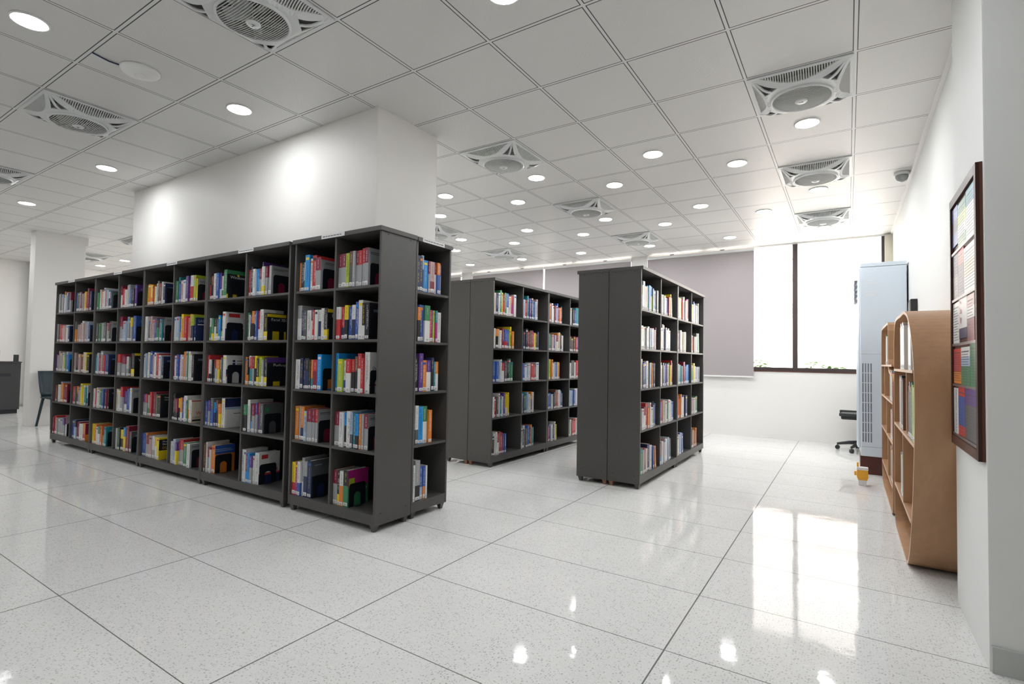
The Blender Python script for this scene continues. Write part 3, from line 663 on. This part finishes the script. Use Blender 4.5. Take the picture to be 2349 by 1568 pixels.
# the 300 books that show largest are things of their own, the rest one object
order = sorted(range(len(BOOKS)), key=lambda k: -BOOKS[k].area); keep = set(order[:300])
COVERTXT = {}
def place(mb_pt, b): pass
stuff = MB()
for k, b in enumerate(BOOKS):
    if k not in keep:
        one = MB(); book_geo(b, one); xf = Matrix.Translation(b.org) @ Matrix.Rotation(b.rz, 4, 'Z')
        n0 = len(stuff.v); stuff.v += [tuple(xf @ Vector(v)) for v in one.v]
        rm = [stuff.m(m_) for m_ in one.mats]
        stuff.f += [tuple(i + n0 for i in f) for f in one.f]; stuff.mi += [rm[i] for i in one.mi]; stuff.sm += one.sm
        continue
    P4 = [MB(), MB(), MB(), MB()]; book_geo(b, None, parts=P4)
    o = P4[0].build('book', None, b.org, b.rz, fix=False)
    P4[1].build('pages', o, fix=False)
    if P4[2].v: s_ = P4[2].build('call_number_sticker', o, fix=False)
    if P4[3].v: P4[3].build('spine_title', o, fix=False)
    i, n, where = b.lab
    if i < n / 2 or n < 3: od = ORD[i] + ' from left' if i else 'leftmost'
    else: od = (ORD[n - 1 - i] + ' from right') if i < n - 1 else 'rightmost'
    tag(o, '%s book, %s, %s' % (cname(b), od, where), 'book', b.grp)
    # front cover that shows at the end of a row
    if b.cover and b.rz == 0:
        cv = MB(); w, h, d = b.w, b.h, b.d; e0 = w + .0004
        def rect(y0, y1, z0, z1, m_, lift=0): cv.box((w + .0001, y0 * d, z0 * h), (e0 + lift, y1 * d, z1 * h), m_)
        def txt(s, y, z, size, m_=M_paper):
            cv.addmesh(text_mesh(s, size), m_, Matrix.Translation((e0 + .0008, y * d, z * h)) @ Matrix.Rotation(PI / 2, 4, 'Z') @ Matrix.Rotation(PI / 2, 4, 'X'))
        c_ = b.cover
        if c_ in ('excel', 'excel2'):
            rect(0, 1, 0, 1, BM['k']); rect(0, 1, .86, .97, BM['y'], .0003); rect(0, 1, 0, .34, BM['y'], .0003); txt('Excel 2013' if c_ == 'excel2' else 'Ex', .20, .71, .036)
        elif c_ == 'windows':
            rect(0, 1, 0, 1, BM['k']); rect(0, 1, .86, 1, BM['e'], .0003); rect(0, .5, 0, .16, BM['y'], .0003); txt('Windows', .16, .71, .036)
            cv.lathe([(.010, 0), (.010, .0007)], (0, 0, 0), BM['y'], 12)
            for q in range(len(cv.v) - 24, len(cv.v)): x, y, z = cv.v[q]; cv.v[q] = (e0 + .0004 + z, .55 * d + x, .83 * h + y)
        elif c_ == 'python': rect(0, 1, 0, 1, BM['k']); rect(0, 1, .82, 1, BM['p'], .0003); txt('Python', .30, .66, .042); rect(.1, .9, 0, .16, BM['y'], .0003)
        elif c_ == 'word': rect(0, 1, 0, 1, BM['k']); rect(0, 1, .9, 1, BM['y'], .0003); txt('Word 2', .2, .66, .040); rect(.3, .75, .03, .42, BM['y'], .0003)
        elif c_ == 'web':
            rect(0, 1, 0, 1, BM['c']); rect(0, 1, .93, .97, BM['r'], .0003); txt('WEB', .25, .34, .045, BM['r']); txt('DEVELOPMENT', .08, .19, .021, M_ink); rect(.05, 1, .06, .14, M_ink, .0003)
        elif c_ == 'dummies':
            rect(0, 1, 0, 1, BM['y']); rect(0, 1, .42, .92, BM['k'], .0003); txt('Photoshop', .2, .78, .026); txt('Elements', .2, .66, .026); txt('DUMMIES', .2, .48, .034, BM['y'])
        elif c_ == 'sas': rect(0, 1, 0, 1, BM['n']); txt('SAS Ess', .12, .80, .036, BM['q']); rect(.1, .6, .68, .72, BM['w'], .0003)
        elif c_ == 'learn': rect(0, 1, 0, 1, BM['k']); txt('Deep Learning', .2, .84, .018); rect(.2, .7, .75, .765, BM['w'], .0003)
        elif c_ == 'data':
            rect(0, 1, 0, 1, BM['w']); txt('Data Str', .12, .58, .030, M_ink); txt('W', .12, .47, .030, M_ink); rect(0, 1, .19, .22, BM['r'], .0003)
        elif c_ == 'access': rect(0, 1, 0, 1, BM['n']); rect(0, 1, .58, 1, BM['G'], .0002); txt('ocess', .32, .42, .034); rect(.15, .45, .86, .875, BM['q'], .0004)
        elif c_ == 'green':
            rect(0, 1, 0, 1, BM['e']); rect(.0, 1, .55, 1, BM['v'], .0003); rect(.05, .32, .5, .78, BM['l'], .0005); txt('ystem', .22, .40, .040); txt('a', .82, .42, .040)
        elif c_ == 'twentyfour':
            rect(0, 1, 0, 1, BM['w']); rect(.12, .42, .80, .93, BM['r'], .0003); rect(0, 1, 0, .28, BM['n'], .0003); rect(0, 1, .28, .34, BM['r'], .0003); txt('24', .68, .36, .040, BM['r'])
        elif c_ == 'redblue': rect(0, 1, 0, 1, BM['w']); rect(.15, .65, .82, .95, BM['r'], .0003); rect(0, 1, 0, .42, BM['n'], .0003)
        elif c_ == 'orange': rect(0, 1, 0, 1, BM['o']); rect(0, 1, .68, 1, BM['b'], .0003); rect(0, .9, .78, .8, BM['q'], .0005); rect(0, .8, .84, .86, BM['q'], .0005)
        elif c_ == 'orangered':
            rect(0, 1, 0, .38, BM['o']); rect(0, 1, .38, 1, BM['m'])
            for z in (.45, .52, .59, .66): rect(.2, .9, z, z + .025, BM['w'], .0003)
        elif c_ == 'squares':
            rect(0, 1, 0, 1, BM['w'])
            for z in (.66, .76): rect(.3, .42, z, z + .07, BM['n'], .0003); rect(.5, .9, z + .02, z + .045, BM['G'], .0003)
            rect(0, .2, .3, .5, BM['n'], .0003); rect(0, .2, .24, .29, BM['r'], .0003)
        elif c_ == 'swoosh': rect(0, 1, 0, 1, BM['w']); rect(0, 1, .70, 1, BM['n'], .0003); rect(.0, 1, .62, .70, BM['q'], .0003); rect(.4, .9, .46, .48, BM['k'], .0003)
        elif c_ == 'wred': rect(0, 1, 0, 1, BM['g']); rect(0, 1, .93, 1, BM['r'], .0003); rect(.2, .7, .84, .855, BM['k'], .0003); rect(.2, .6, .80, .812, BM['k'], .0003); rect(.25, .85, .0, .45, BM['m'], .0003)
        elif c_ == 'white': rect(0, 1, 0, 1, BM['g']); rect(.1, .8, .88, .895, BM['k'], .0003); rect(.1, .6, .84, .852, BM['k'], .0003); rect(.2, .9, .0, .45, BM['m'], .0003)
        elif c_ == 'dark': rect(0, 1, 0, 1, BM['G']); rect(.1, .3, .72, .86, BM['e'], .0003); rect(.4, .8, .60, .612, BM['q'], .0003)
        elif c_ == 'blue': rect(0, 1, 0, 1, BM['s']); rect(.2, .8, .3, .6, BM['n'], .0003); rect(.3, .75, .04, .34, BM['o'], .0003)
        else: rect(0, 1, 0, 1, BM[b.c1]); rect(.2, .7, .8, .815, BM['q'], .0003); rect(.2, .6, .76, .772, BM['q'], .0003)
        cv.build('front_cover', o, fix=False)
so = stuff.build('books', fix=False); tag(so, 'remaining smaller and farther books standing on the dark bookcases', 'books', 'books on the dark bookcases', 'stuff')

# black steel bookends with an arched opening, one after the last book of each compartment
def bookend_mesh():
    mb = MB(); D, Hh, hw, hh = .145, .158, .030, .098; n = 10
    outer = [(0, 0), (0, Hh - .02)] + [(.02 - .02 * math.cos(a), Hh - .02 + .02 * math.sin(a)) for a in (PI / 6, PI / 3, PI / 2)] + [(D - .02 + .02 * math.sin(a), Hh - .02 + .02 * math.cos(a)) for a in (0, PI / 6, PI / 3)] + [(D, Hh - .02), (D, 0)]
    c = D / 2; arch = [(c + hw, 0), (c + hw, hh - hw)] + [(c + hw * math.cos(PI * k / n), hh - hw + hw * math.sin(PI * k / n)) for k in range(1, n)] + [(c - hw, hh - hw), (c - hw, 0)]
    poly = outer + arch; t_ = .0016
    bm_ = bmesh.new(); vs = [bm_.verts.new((0, y, z)) for y, z in poly]; f = bm_.faces.new(vs)
    r_ = bmesh.ops.extrude_face_region(bm_, geom=[f])
    for v in [g for g in r_['geom'] if isinstance(g, bmesh.types.BMVert)]: v.co.x += t_
    bmesh.ops.triangulate(bm_, faces=bm_.faces[:]); me = bpy.data.meshes.new('t'); bm_.to_mesh(me); bm_.free()
    mb.addmesh(me, M_black); return mb
be_m = bookend_mesh(); be0 = None
skip = {'web', 'orangered', 'dummies', 'swoosh', 'sas', 'windowsx'}
for (x, z, where, cov) in BE:
    if cov in skip: continue
    if be0 is None:
        be0 = thing('bookend', '', 'bookend'); be_m.build('plate', be0)
        mb = MB(); mb.box((.0017, .045, 0), (.03, .10, .0012), M_black); mb.build('foot', be0); o = be0
    else: o = copy_tree(be0)
    o.location = (x + .0022, 2.40 + .03, z + .0003); tag(o, 'black steel bookend with arched opening, %s' % where, 'bookend', 'black bookends of the long row')

# ------------------------------------------------------------------ curved plywood bookshelves on the right wall
def profile_shelf(label, outline, shelves, dividers, x0=.285, x1=.522, t=.018):
    t_ = thing('plywood_bookshelf', label, 'bookshelf', (0, 0, 0))
    # closed outline offset inwards
    n = len(outline); P_ = [Vector((p[0], p[1])) for p in outline]; cen = sum(P_, Vector((0, 0))) / n
    inner = []
    for k in range(n):
        a = P_[k - 1]; b_ = P_[k]; c_ = P_[(k + 1) % n]; tn = (c_ - a).normalized(); nn = Vector((-tn.y, tn.x))
        if (cen - b_).dot(nn) < 0: nn = -nn
        inner.append(b_ + nn * t)
    mb = MB()
    for k in range(n):
        k2 = (k + 1) % n; a, b_, c_, d_ = P_[k], P_[k2], inner[k2], inner[k]
        q = lambda p, x: (x, p.x, p.y)
        mb.face([q(a, x0), q(b_, x0), q(b_, x1), q(a, x1)], M_ply); mb.face([q(d_, x0), q(c_, x0), q(c_, x1), q(d_, x1)], M_ply)
        mb.face([q(a, x0), q(b_, x0), q(c_, x0), q(d_, x0)], M_ply_edge); mb.face([q(a, x1), q(b_, x1), q(c_, x1), q(d_, x1)], M_ply)
    mb.build('outer_frame', t_)
    mb = MB(); mb.face([(x1 - .004, p.x, p.y) for p in inner], M_ply); mb.build('back_panel', t_)
    for (ya, yb, z) in shelves:
        mb = MB(); mb.box((x0 + .001, ya, z - .016), (x1 - .005, yb, z), M_ply); mb.box((x0, ya, z - .016), (x0 + .001, yb, z), M_ply_edge); mb.build('shelf', t_)
    for (y, za, zb) in dividers:
        mb = MB(); mb.box((x0 + .001, y, za), (x1 - .005, y + .016, zb), M_ply); mb.box((x0, y, za), (x0 + .001, y + .016, zb), M_ply_edge); mb.build('divider', t_)
    return t_
def bez(pts, n=6):
    """Catmull-Rom through closed points"""
    out = []; N_ = len(pts)
    for k in range(N_):
        p0, p1_, p2, p3 = [Vector(pts[(k + q) % N_]) for q in (-1, 0, 1, 2)]
        for q in range(n):
            u = q / n; out.append(.5 * ((2 * p1_) + (-p0 + p2) * u + (2 * p0 - 5 * p1_ + 4 * p2 - p3) * u * u + (-p0 + 3 * p1_ - 3 * p2 + p3) * u ** 3))
    return out
o1 = bez([(3.92, 1.482), (3.68, 1.43), (3.50, 1.31), (3.38, 1.14), (3.345, .95), (3.37, .76), (3.46, .48), (3.57, .25), (3.70, .08), (3.86, .002), (4.30, .002), (4.62, .002), (4.74, .10), (4.75, .5), (4.75, 1.0), (4.72, 1.38), (4.55, 1.482), (4.2, 1.482)])
o1 = [Vector((p.x, max(.002, min(1.485, p.y)))) for p in o1]
profile_shelf('large curved plywood bookshelf against the right wall, nearest the notice board', o1,
              [(3.45, 4.73, 1.13), (3.41, 4.73, .745), (3.60, 4.73, .31)], [(4.05, .31, .728), (3.80, .761, 1.113)])
o2 = bez([(5.42, 1.50), (5.40, 1.15), (5.02, 1.08), (4.93, .95), (4.93, .5), (4.98, .05), (5.2, .004), (5.8, .004), (6.2, .004), (6.42, .12), (6.45, .6), (6.45, 1.2), (6.40, 1.48), (6.2, 1.52), (5.7, 1.52)], 5)
o2 = [Vector((p.x, max(.004, min(1.52, p.y)))) for p in o2]
profile_shelf('smaller stepped plywood bookshelf farther along the right wall', o2,
              [(5.02, 6.43, 1.16), (4.96, 6.43, .87), (4.96, 6.43, .56), (5.0, 6.42, .22)], [(5.68, .56, .854), (5.9, .876, 1.144), (5.5, .22, .544)])
def shelfbooks(spec, y, z, lab):
    for k, (c_, w, h) in enumerate(spec):
        b = Book(); b.w = w; b.h = h; b.d = .16; b.c1 = c_; b.c2 = c_; b.fr = 0; b.tilt = 0; b.seed = (k * .37 + .11) % 1; b.org = Vector((.292, y + w, z + .0004)); b.rz = -PI / 2; b.cover = None
        P4 = [MB(), MB(), MB(), MB()]; book_geo(b, None, parts=P4); o = P4[0].build('book', None, b.org, b.rz, fix=False); P4[1].build('pages', o, fix=False)
        if P4[2].v: P4[2].build('call_number_sticker', o, fix=False)
        P4[3].build('spine_title', o, fix=False)
        tag(o, '%s book, %s from the notice board side, %s' % (PAL[c_][0], ORD[k], lab), 'book', 'books on the plywood shelves'); y += w + .002
def sb(cols, hs, y, z, lab, wid=(.028, .045, .034, .05, .038)):
    shelfbooks([(c_, wid[(k * 3 + len(cols)) % 5], hs + .012 * ((k * 7) % 3 - 1)) for k, c_ in enumerate(cols)], y, z, lab)
sb('waccwwq', .285, 4.02, 1.13, 'top cell of nearer plywood shelf')
sb('wqc', .27, 3.62, 1.13, 'near top cell of nearer plywood shelf')
sb('llekkGki', .305, 3.46, .745, 'middle shelf of nearer plywood bookshelf')
sb('iikgwqi', .33, 4.12, .745, 'far end of nearer plywood middle shelf')
sb('caewg', .275, 4.10, .31, 'low shelf of nearer plywood bookshelf')
sb('wwen', .255, 5.70, 1.16, 'top cell of farther plywood shelf')
sb('vqqwnyw', .235, 5.06, .87, 'upper shelf of farther plywood bookshelf')
sb('kaaow', .235, 5.06, .56, 'middle shelf of farther plywood bookshelf')
sb('rrreec', .27, 5.03, .22, 'low shelf of farther plywood bookshelf')

# ------------------------------------------------------------------ notice board with leaflets on the pier
nb = thing('notice_board', 'dark brown framed notice board of leaflet pockets on the right pier', 'notice board', (.449, 2.705, 0))
XF = -.0226
def nbx(a, b, m_, name, bev=0):
    mb = MB(); mb.box(a, b, m_, bev); return mb.build(name, nb)
nbx((-.0005, .0, .784), (-.010, .625, 1.965), M_brown2, 'back_board')
nbx((-.0101, 0, .784), (XF, .035, 1.965), M_brown, 'side_rail', .0015); nbx((-.0101, .600, .784), (XF, .625, 1.965), M_brown, 'side_rail', .0015)
nbx((-.0101, .0352, 1.925), (XF, .5998, 1.965), M_brown, 'top_rail', .0015); nbx((-.0101, .0352, .784), (XF, .5998, .825), M_brown2, 'bottom_rail', .0015)
for z in (.828, 1.06, 1.25, 1.462, 1.688):
    mb = MB(); mb.box((-.0190, .036, z), (-.0196, .599, z + .012), M_clear); mb.build('acrylic_pocket', nb)
def leaflet(y0, y1, z0, z1, cols, label, words=()):
    t_ = MB(); x = .449 - .0115
    y0 = max(y0, 2.742); y1 = min(y1, 3.303)
    n = len(cols)
    for k, c_ in enumerate(cols): t_.box((x - .0035, y0, z1 - (z1 - z0) * (k + 1) / n), (x, y1, z1 - (z1 - z0) * k / n), BM[c_])
    o = t_.build('leaflet'); tag(o, label, 'leaflet', 'leaflets in the notice board')
    if words:
        mb = MB()
        for (s, fy, fz, size, m_, rotv) in words:
            Mx = Matrix.Translation((x - .0042, y1 - fy * (y1 - y0), z0 + fz * (z1 - z0))) @ Matrix.Rotation(-PI / 2, 4, 'Z') @ Matrix.Rotation(PI / 2, 4, 'X') @ Matrix.Rotation(rotv, 4, 'Z')
            mb.addmesh(text_mesh(s, size), m_, Mx)
        mb.build('lettering', o)
    else:
        mb = MB()
        for q in range(13):
            z = z0 + (z1 - z0) * (.08 + .065 * q); yy = y1 - .014; ye = y0 + .012 + .02 * ((q * 7) % 3) / 2
            while yy > ye + .012:
                l_ = random.uniform(.006, .02); mb.box((x - .0038, max(ye, yy - l_), z), (x - .0036, yy, z + .0035 + .003 * (q == 12)), BM['G']); yy -= l_ + .004
        mb.build('lettering', o)
leaflet(3.158, 3.300, 1.73, 1.915, 'bnb', 'blue leaflet in the top far corner of the notice board')
leaflet(2.96, 3.154, 1.70, 1.905, 'elwe', 'green and white leaflet in the top row of the notice board')
leaflet(2.76, 2.955, 1.70, 1.915, 'tww', 'pale leaflet with teal head, top near corner of the board')
leaflet(3.161, 3.30, 1.47, 1.70, 'nG', 'slate blue leaflet at the far end of the board second row')
leaflet(3.017, 3.159, 1.475, 1.69, 'rnn', 'navy leaflet with red head in the board second row')
leaflet(2.752, 3.014, 1.475, 1.675, 'wcw', 'broad white booklet, near end of the board second row')
leaflet(3.150, 3.31, 1.262, 1.456, 'w', 'white leaflet with sideways print, far end of the third row')
leaflet(2.958, 3.147, 1.282, 1.463, 'wwwn', 'white booklet with red lettering in the middle of the third row', (('Pers', .12, .86, .028, BM['r'], 0), ('Stu', .12, .62, .042, BM['r'], 0), ('W', .12, .36, .044, BM['r'], 0)))
leaflet(2.80, 2.955, 1.262, 1.458, 'awmm', 'maroon magazine near end of the board third row')
leaflet(3.108, 3.30, 1.074, 1.237, 'rro', 'red and orange leaflet at the far end of the fourth row')
leaflet(2.902, 3.104, 1.072, 1.24, 'wqee', 'pale green leaflet in the middle of the fourth row')
leaflet(2.75, 2.898, 1.072, 1.25, 'e', 'dark green leaflet near end of the board fourth row')
leaflet(3.188, 3.31, .836, 1.052, 'w', 'white STUDY GUIDES leaflet in the bottom row of the board', (('STUDY GUIDES', .62, .03, .030, BM['k'], PI / 2),))
leaflet(3.024, 3.184, .84, 1.062, 'rbbbr', 'blue and red leaflet beside the study guides leaflet')
leaflet(2.78, 3.02, .84, 1.06, 'pGG', 'grey and purple magazine, near end of the bottom row')

# ------------------------------------------------------------------ tower air cooler on its box, container
ac = thing('air_conditioner', 'tall white floor-standing air conditioner beside the right wall', 'air conditioner', (.10, 6.70, .19))
mb = MB(); mb.box((.012, 0, 0), (.415, .55, 2.01), M_ac, .012); mb.build('body', ac)
mb = MB(); mb.box((.010, -.001, 2.012), (.416, .551, 2.055), M_ac, .008); mb.build('top_cap', ac)
mb = MB(); mb.ring([[(.0115, .02, z), (-.012, .06, z), (-.02, .275, z), (-.012, .49, z), (.0115, .53, z)] for z in (.08, 2.0)], M_ac); mb.build('front_panel', ac)
mb = MB()
for k in range(5): mb.box((-.040, .06, 1.66 + .052 * k), (-.0125, .49, 1.675 + .052 * k), M_acdark, .002, Matrix.Identity(4))
mb.build('air_outlet_louvre', ac)
mb = MB()
for r_ in range(8):
    for q in range(4): mb.box((.028 + .024 * q, -.0015, .15 + .105 * r_), (.040 + .024 * q, -.0002, .15 + .105 * r_ + .097), M_acdark)
mb.build('intake_grille', ac)
mb = MB(); mb.box((.02, -.0012, .10), (.22, -.0002, .1025), M_acdark); mb.box((.015, -.0012, 1.08), (.4, -.0002, 1.082), M_acdark); mb.build('panel_seam', ac)
r5 = random.Random(5)
for blk in (((1.86, 3), (1.83, 5)), ((1.74, 4), (1.715, 5), (1.70, 4))):
    mb = MB()
    for (zz, n_) in blk:
        xx = .058
        for q in range(n_): l_ = r5.uniform(.008, .022); mb.box((xx, -.0014, zz), (xx + l_, -.0003, zz + .010), M_paper); xx += l_ + .006
    mb.build('printed_lettering', ac)
bx = thing('plinth_box', 'dark red-brown wooden box under the air conditioner', 'box', (.11, 6.72, 0))
mb = MB(); mb.box((0, 0, 0), (.40, .50, .189), M_red, .004); mb.build('body', bx)
mb = MB(); mb.box((.16, -.003, .02), (.40, -.0005, .10), M_brown2); mb.build('recess_panel', bx)
yc = thing('mop_wringer', 'small yellow and white plastic container on the floor by the air conditioner', 'container', (.115, 6.08, 0))
mb = MB(); mb.ring([[(sx * s_, sy * s_ * .8, z) for sx, sy in ((-1, -1), (1, -1), (1, 1), (-1, 1))] for z, s_ in ((0, .030), (.05, .034))], M_white, smooth=False); mb.build('base', yc)
mb = MB(); mb.ring([[(sx * s_, sy * s_ * .8, z) for sx, sy in ((-1, -1), (1, -1), (1, 1), (-1, 1))] for z, s_ in ((.051, .036), (.08, .046), (.145, .044))], M_yellow, smooth=False)
mb.box((-.066, -.02, .09), (-.047, .02, .13), M_yellow, .004); mb.build('bucket', yc)
mb = MB(); mb.box((-.046, -.034, .146), (.046, .034, .172), M_white, .004); mb.box((-.046, -.01, .1725), (-.03, .01, .215), M_yellow, .003); mb.build('lid', yc)
ws = thing('wall_speaker', 'small dark box mounted on the right wall behind the air conditioner', 'speaker', (.529, 6.0, 1.50))
mb = MB(); mb.box((-.05, -.10, 0), (0, .12, .26), M_blackp, .006); mb.build('cabinet', ws); mb = MB(); mb.box((-.053, -.08, .02), (-.0505, .10, .24), M_fandark); mb.build('grille', ws)

# ------------------------------------------------------------------ office chair beyond the cooler
oc = thing('office_chair', 'black swivel office chair partly hidden behind the air conditioner', 'chair', (.16, 8.42, 0))
mb = MB(); mb.box((-.24, -.24, .43), (.24, .24, .50), M_blackp, .025); mb.build('seat', oc)
mb = MB(); mb.box((.225, -.22, .56), (.275, .22, 1.02), M_blackp, .022); mb.box((.21, -.03, .46), (.25, .03, .57), M_blackp); mb.build('backrest', oc)
mb = MB(); mb.tube([(0, 0, .11), (0, 0, .43)], .025, M_blackp, 12); mb.build('gas_lift', oc)
for sy in (-1, 1):
    mb = MB(); mb.box((-.26, sy * .27 - .025, .475), (.08, sy * .27 + .025, .52), M_blackp, .016)
    mb.tube([(-.02, sy * .27, .475), (-.01, sy * .26, .43), (0, sy * .22, .44)], .018, M_blackp, 8); mb.build('armrest', oc)
for k in range(5):
    a = 2 * PI * k / 5 + PI * .96; c_, s_ = math.cos(a), math.sin(a)
    mb = MB(); mb.tube([(.02 * c_, .02 * s_, .115), (.15 * c_, .15 * s_, .105), (.29 * c_, .29 * s_, .075)], [.03, .024, .016], M_blackp, 8); arm = mb.build('base_arm', oc)
    mb = MB(); mb.tube([(.285 * c_ - .018 * s_, .285 * s_ + .018 * c_, .029), (.285 * c_ + .018 * s_, .285 * s_ - .018 * c_, .029)], .0285, M_blackp, 12); mb.tube([(.285 * c_, .285 * s_, .03), (.285 * c_, .285 * s_, .07)], .008, M_blackp, 6); mb.build('caster', arm)

# ------------------------------------------------------------------ chair behind the end of the long row, reception desk
ch = thing('plastic_chair', 'dark teal chair peeking out beyond the left end of the bookcases', 'chair', (-10.02, 2.98, 0))
mb = MB(); rs = []
for u, z in ((-.40, .845), (-.375, .78), (-.33, .66), (-.27, .54), (-.20, .47)):
    rs.append([(u + .05 * (abs(v) / .22) ** 2 * .6, v, z) for v in (-.22, -.15, -.07, 0, .07, .15, .22)] + [(u + .012 + .05 * (abs(v) / .22) ** 2 * .6, v, z - .004) for v in (.22, .15, .07, 0, -.07, -.15, -.22)])
mb.ring(rs, M_chair); mb.build('backrest', ch)
mb = MB(); mb.box((-.21, -.22, .44), (.22, .22, .465), M_chair, .012); mb.build('seat', ch)
for (lx, ly, fx) in ((-.19, -.19, -.40), (-.19, .19, -.40), (.18, -.19, .24), (.18, .19, .24)):
    mb = MB(); mb.tube([(lx, ly, .44), (fx, ly * 1.05, .004)], [.020, .016], M_chair, 10); mb.build('leg', ch)
dk = thing('reception_desk', 'dark grey counter desk cut by the left edge of the view', 'desk', (-12.81, 3.165, 0))
mb = MB(); mb.box((-.6, -3.0, .075), (0, 0, .925), M_desk, .003); mb.build('body', dk)
mb = MB(); mb.box((-.62, -3.01, .9252), (.012, .008, .945), M_desk, .002); mb.build('worktop', dk)
mb = MB(); mb.box((-.57, -2.98, 0), (-.03, -.02, .0745), M_black); mb.build('plinth', dk)
mb = MB(); mb.box((.0003, -1.2, .675), (.003, -.135, .735), M_black); mb.build('slot', dk)
o = thing('display_screen', 'small dark device standing on the end of the grey desk', 'screen', (-12.86, 3.10, .9452)); mb = MB(); mb.box((-.03, -.03, .0), (.03, .035, .13), M_blackp, .01); mb.build('casing', o)
mb = MB(); mb.box((-.05, -.045, 0), (.05, .05, .006), M_blackp); mb.build('foot', o)
o = thing('display_screen', 'dark brown screen edge on the desk at the very left border', 'screen', (-12.88, 2.80, .9452)); mb = MB(); mb.box((-.02, -.10, .012), (.02, .085, .20), M_brown, .005); mb.build('casing', o)
mb = MB(); mb.box((-.06, -.06, 0), (.06, .05, .0115), M_blackp); mb.build('foot', o)
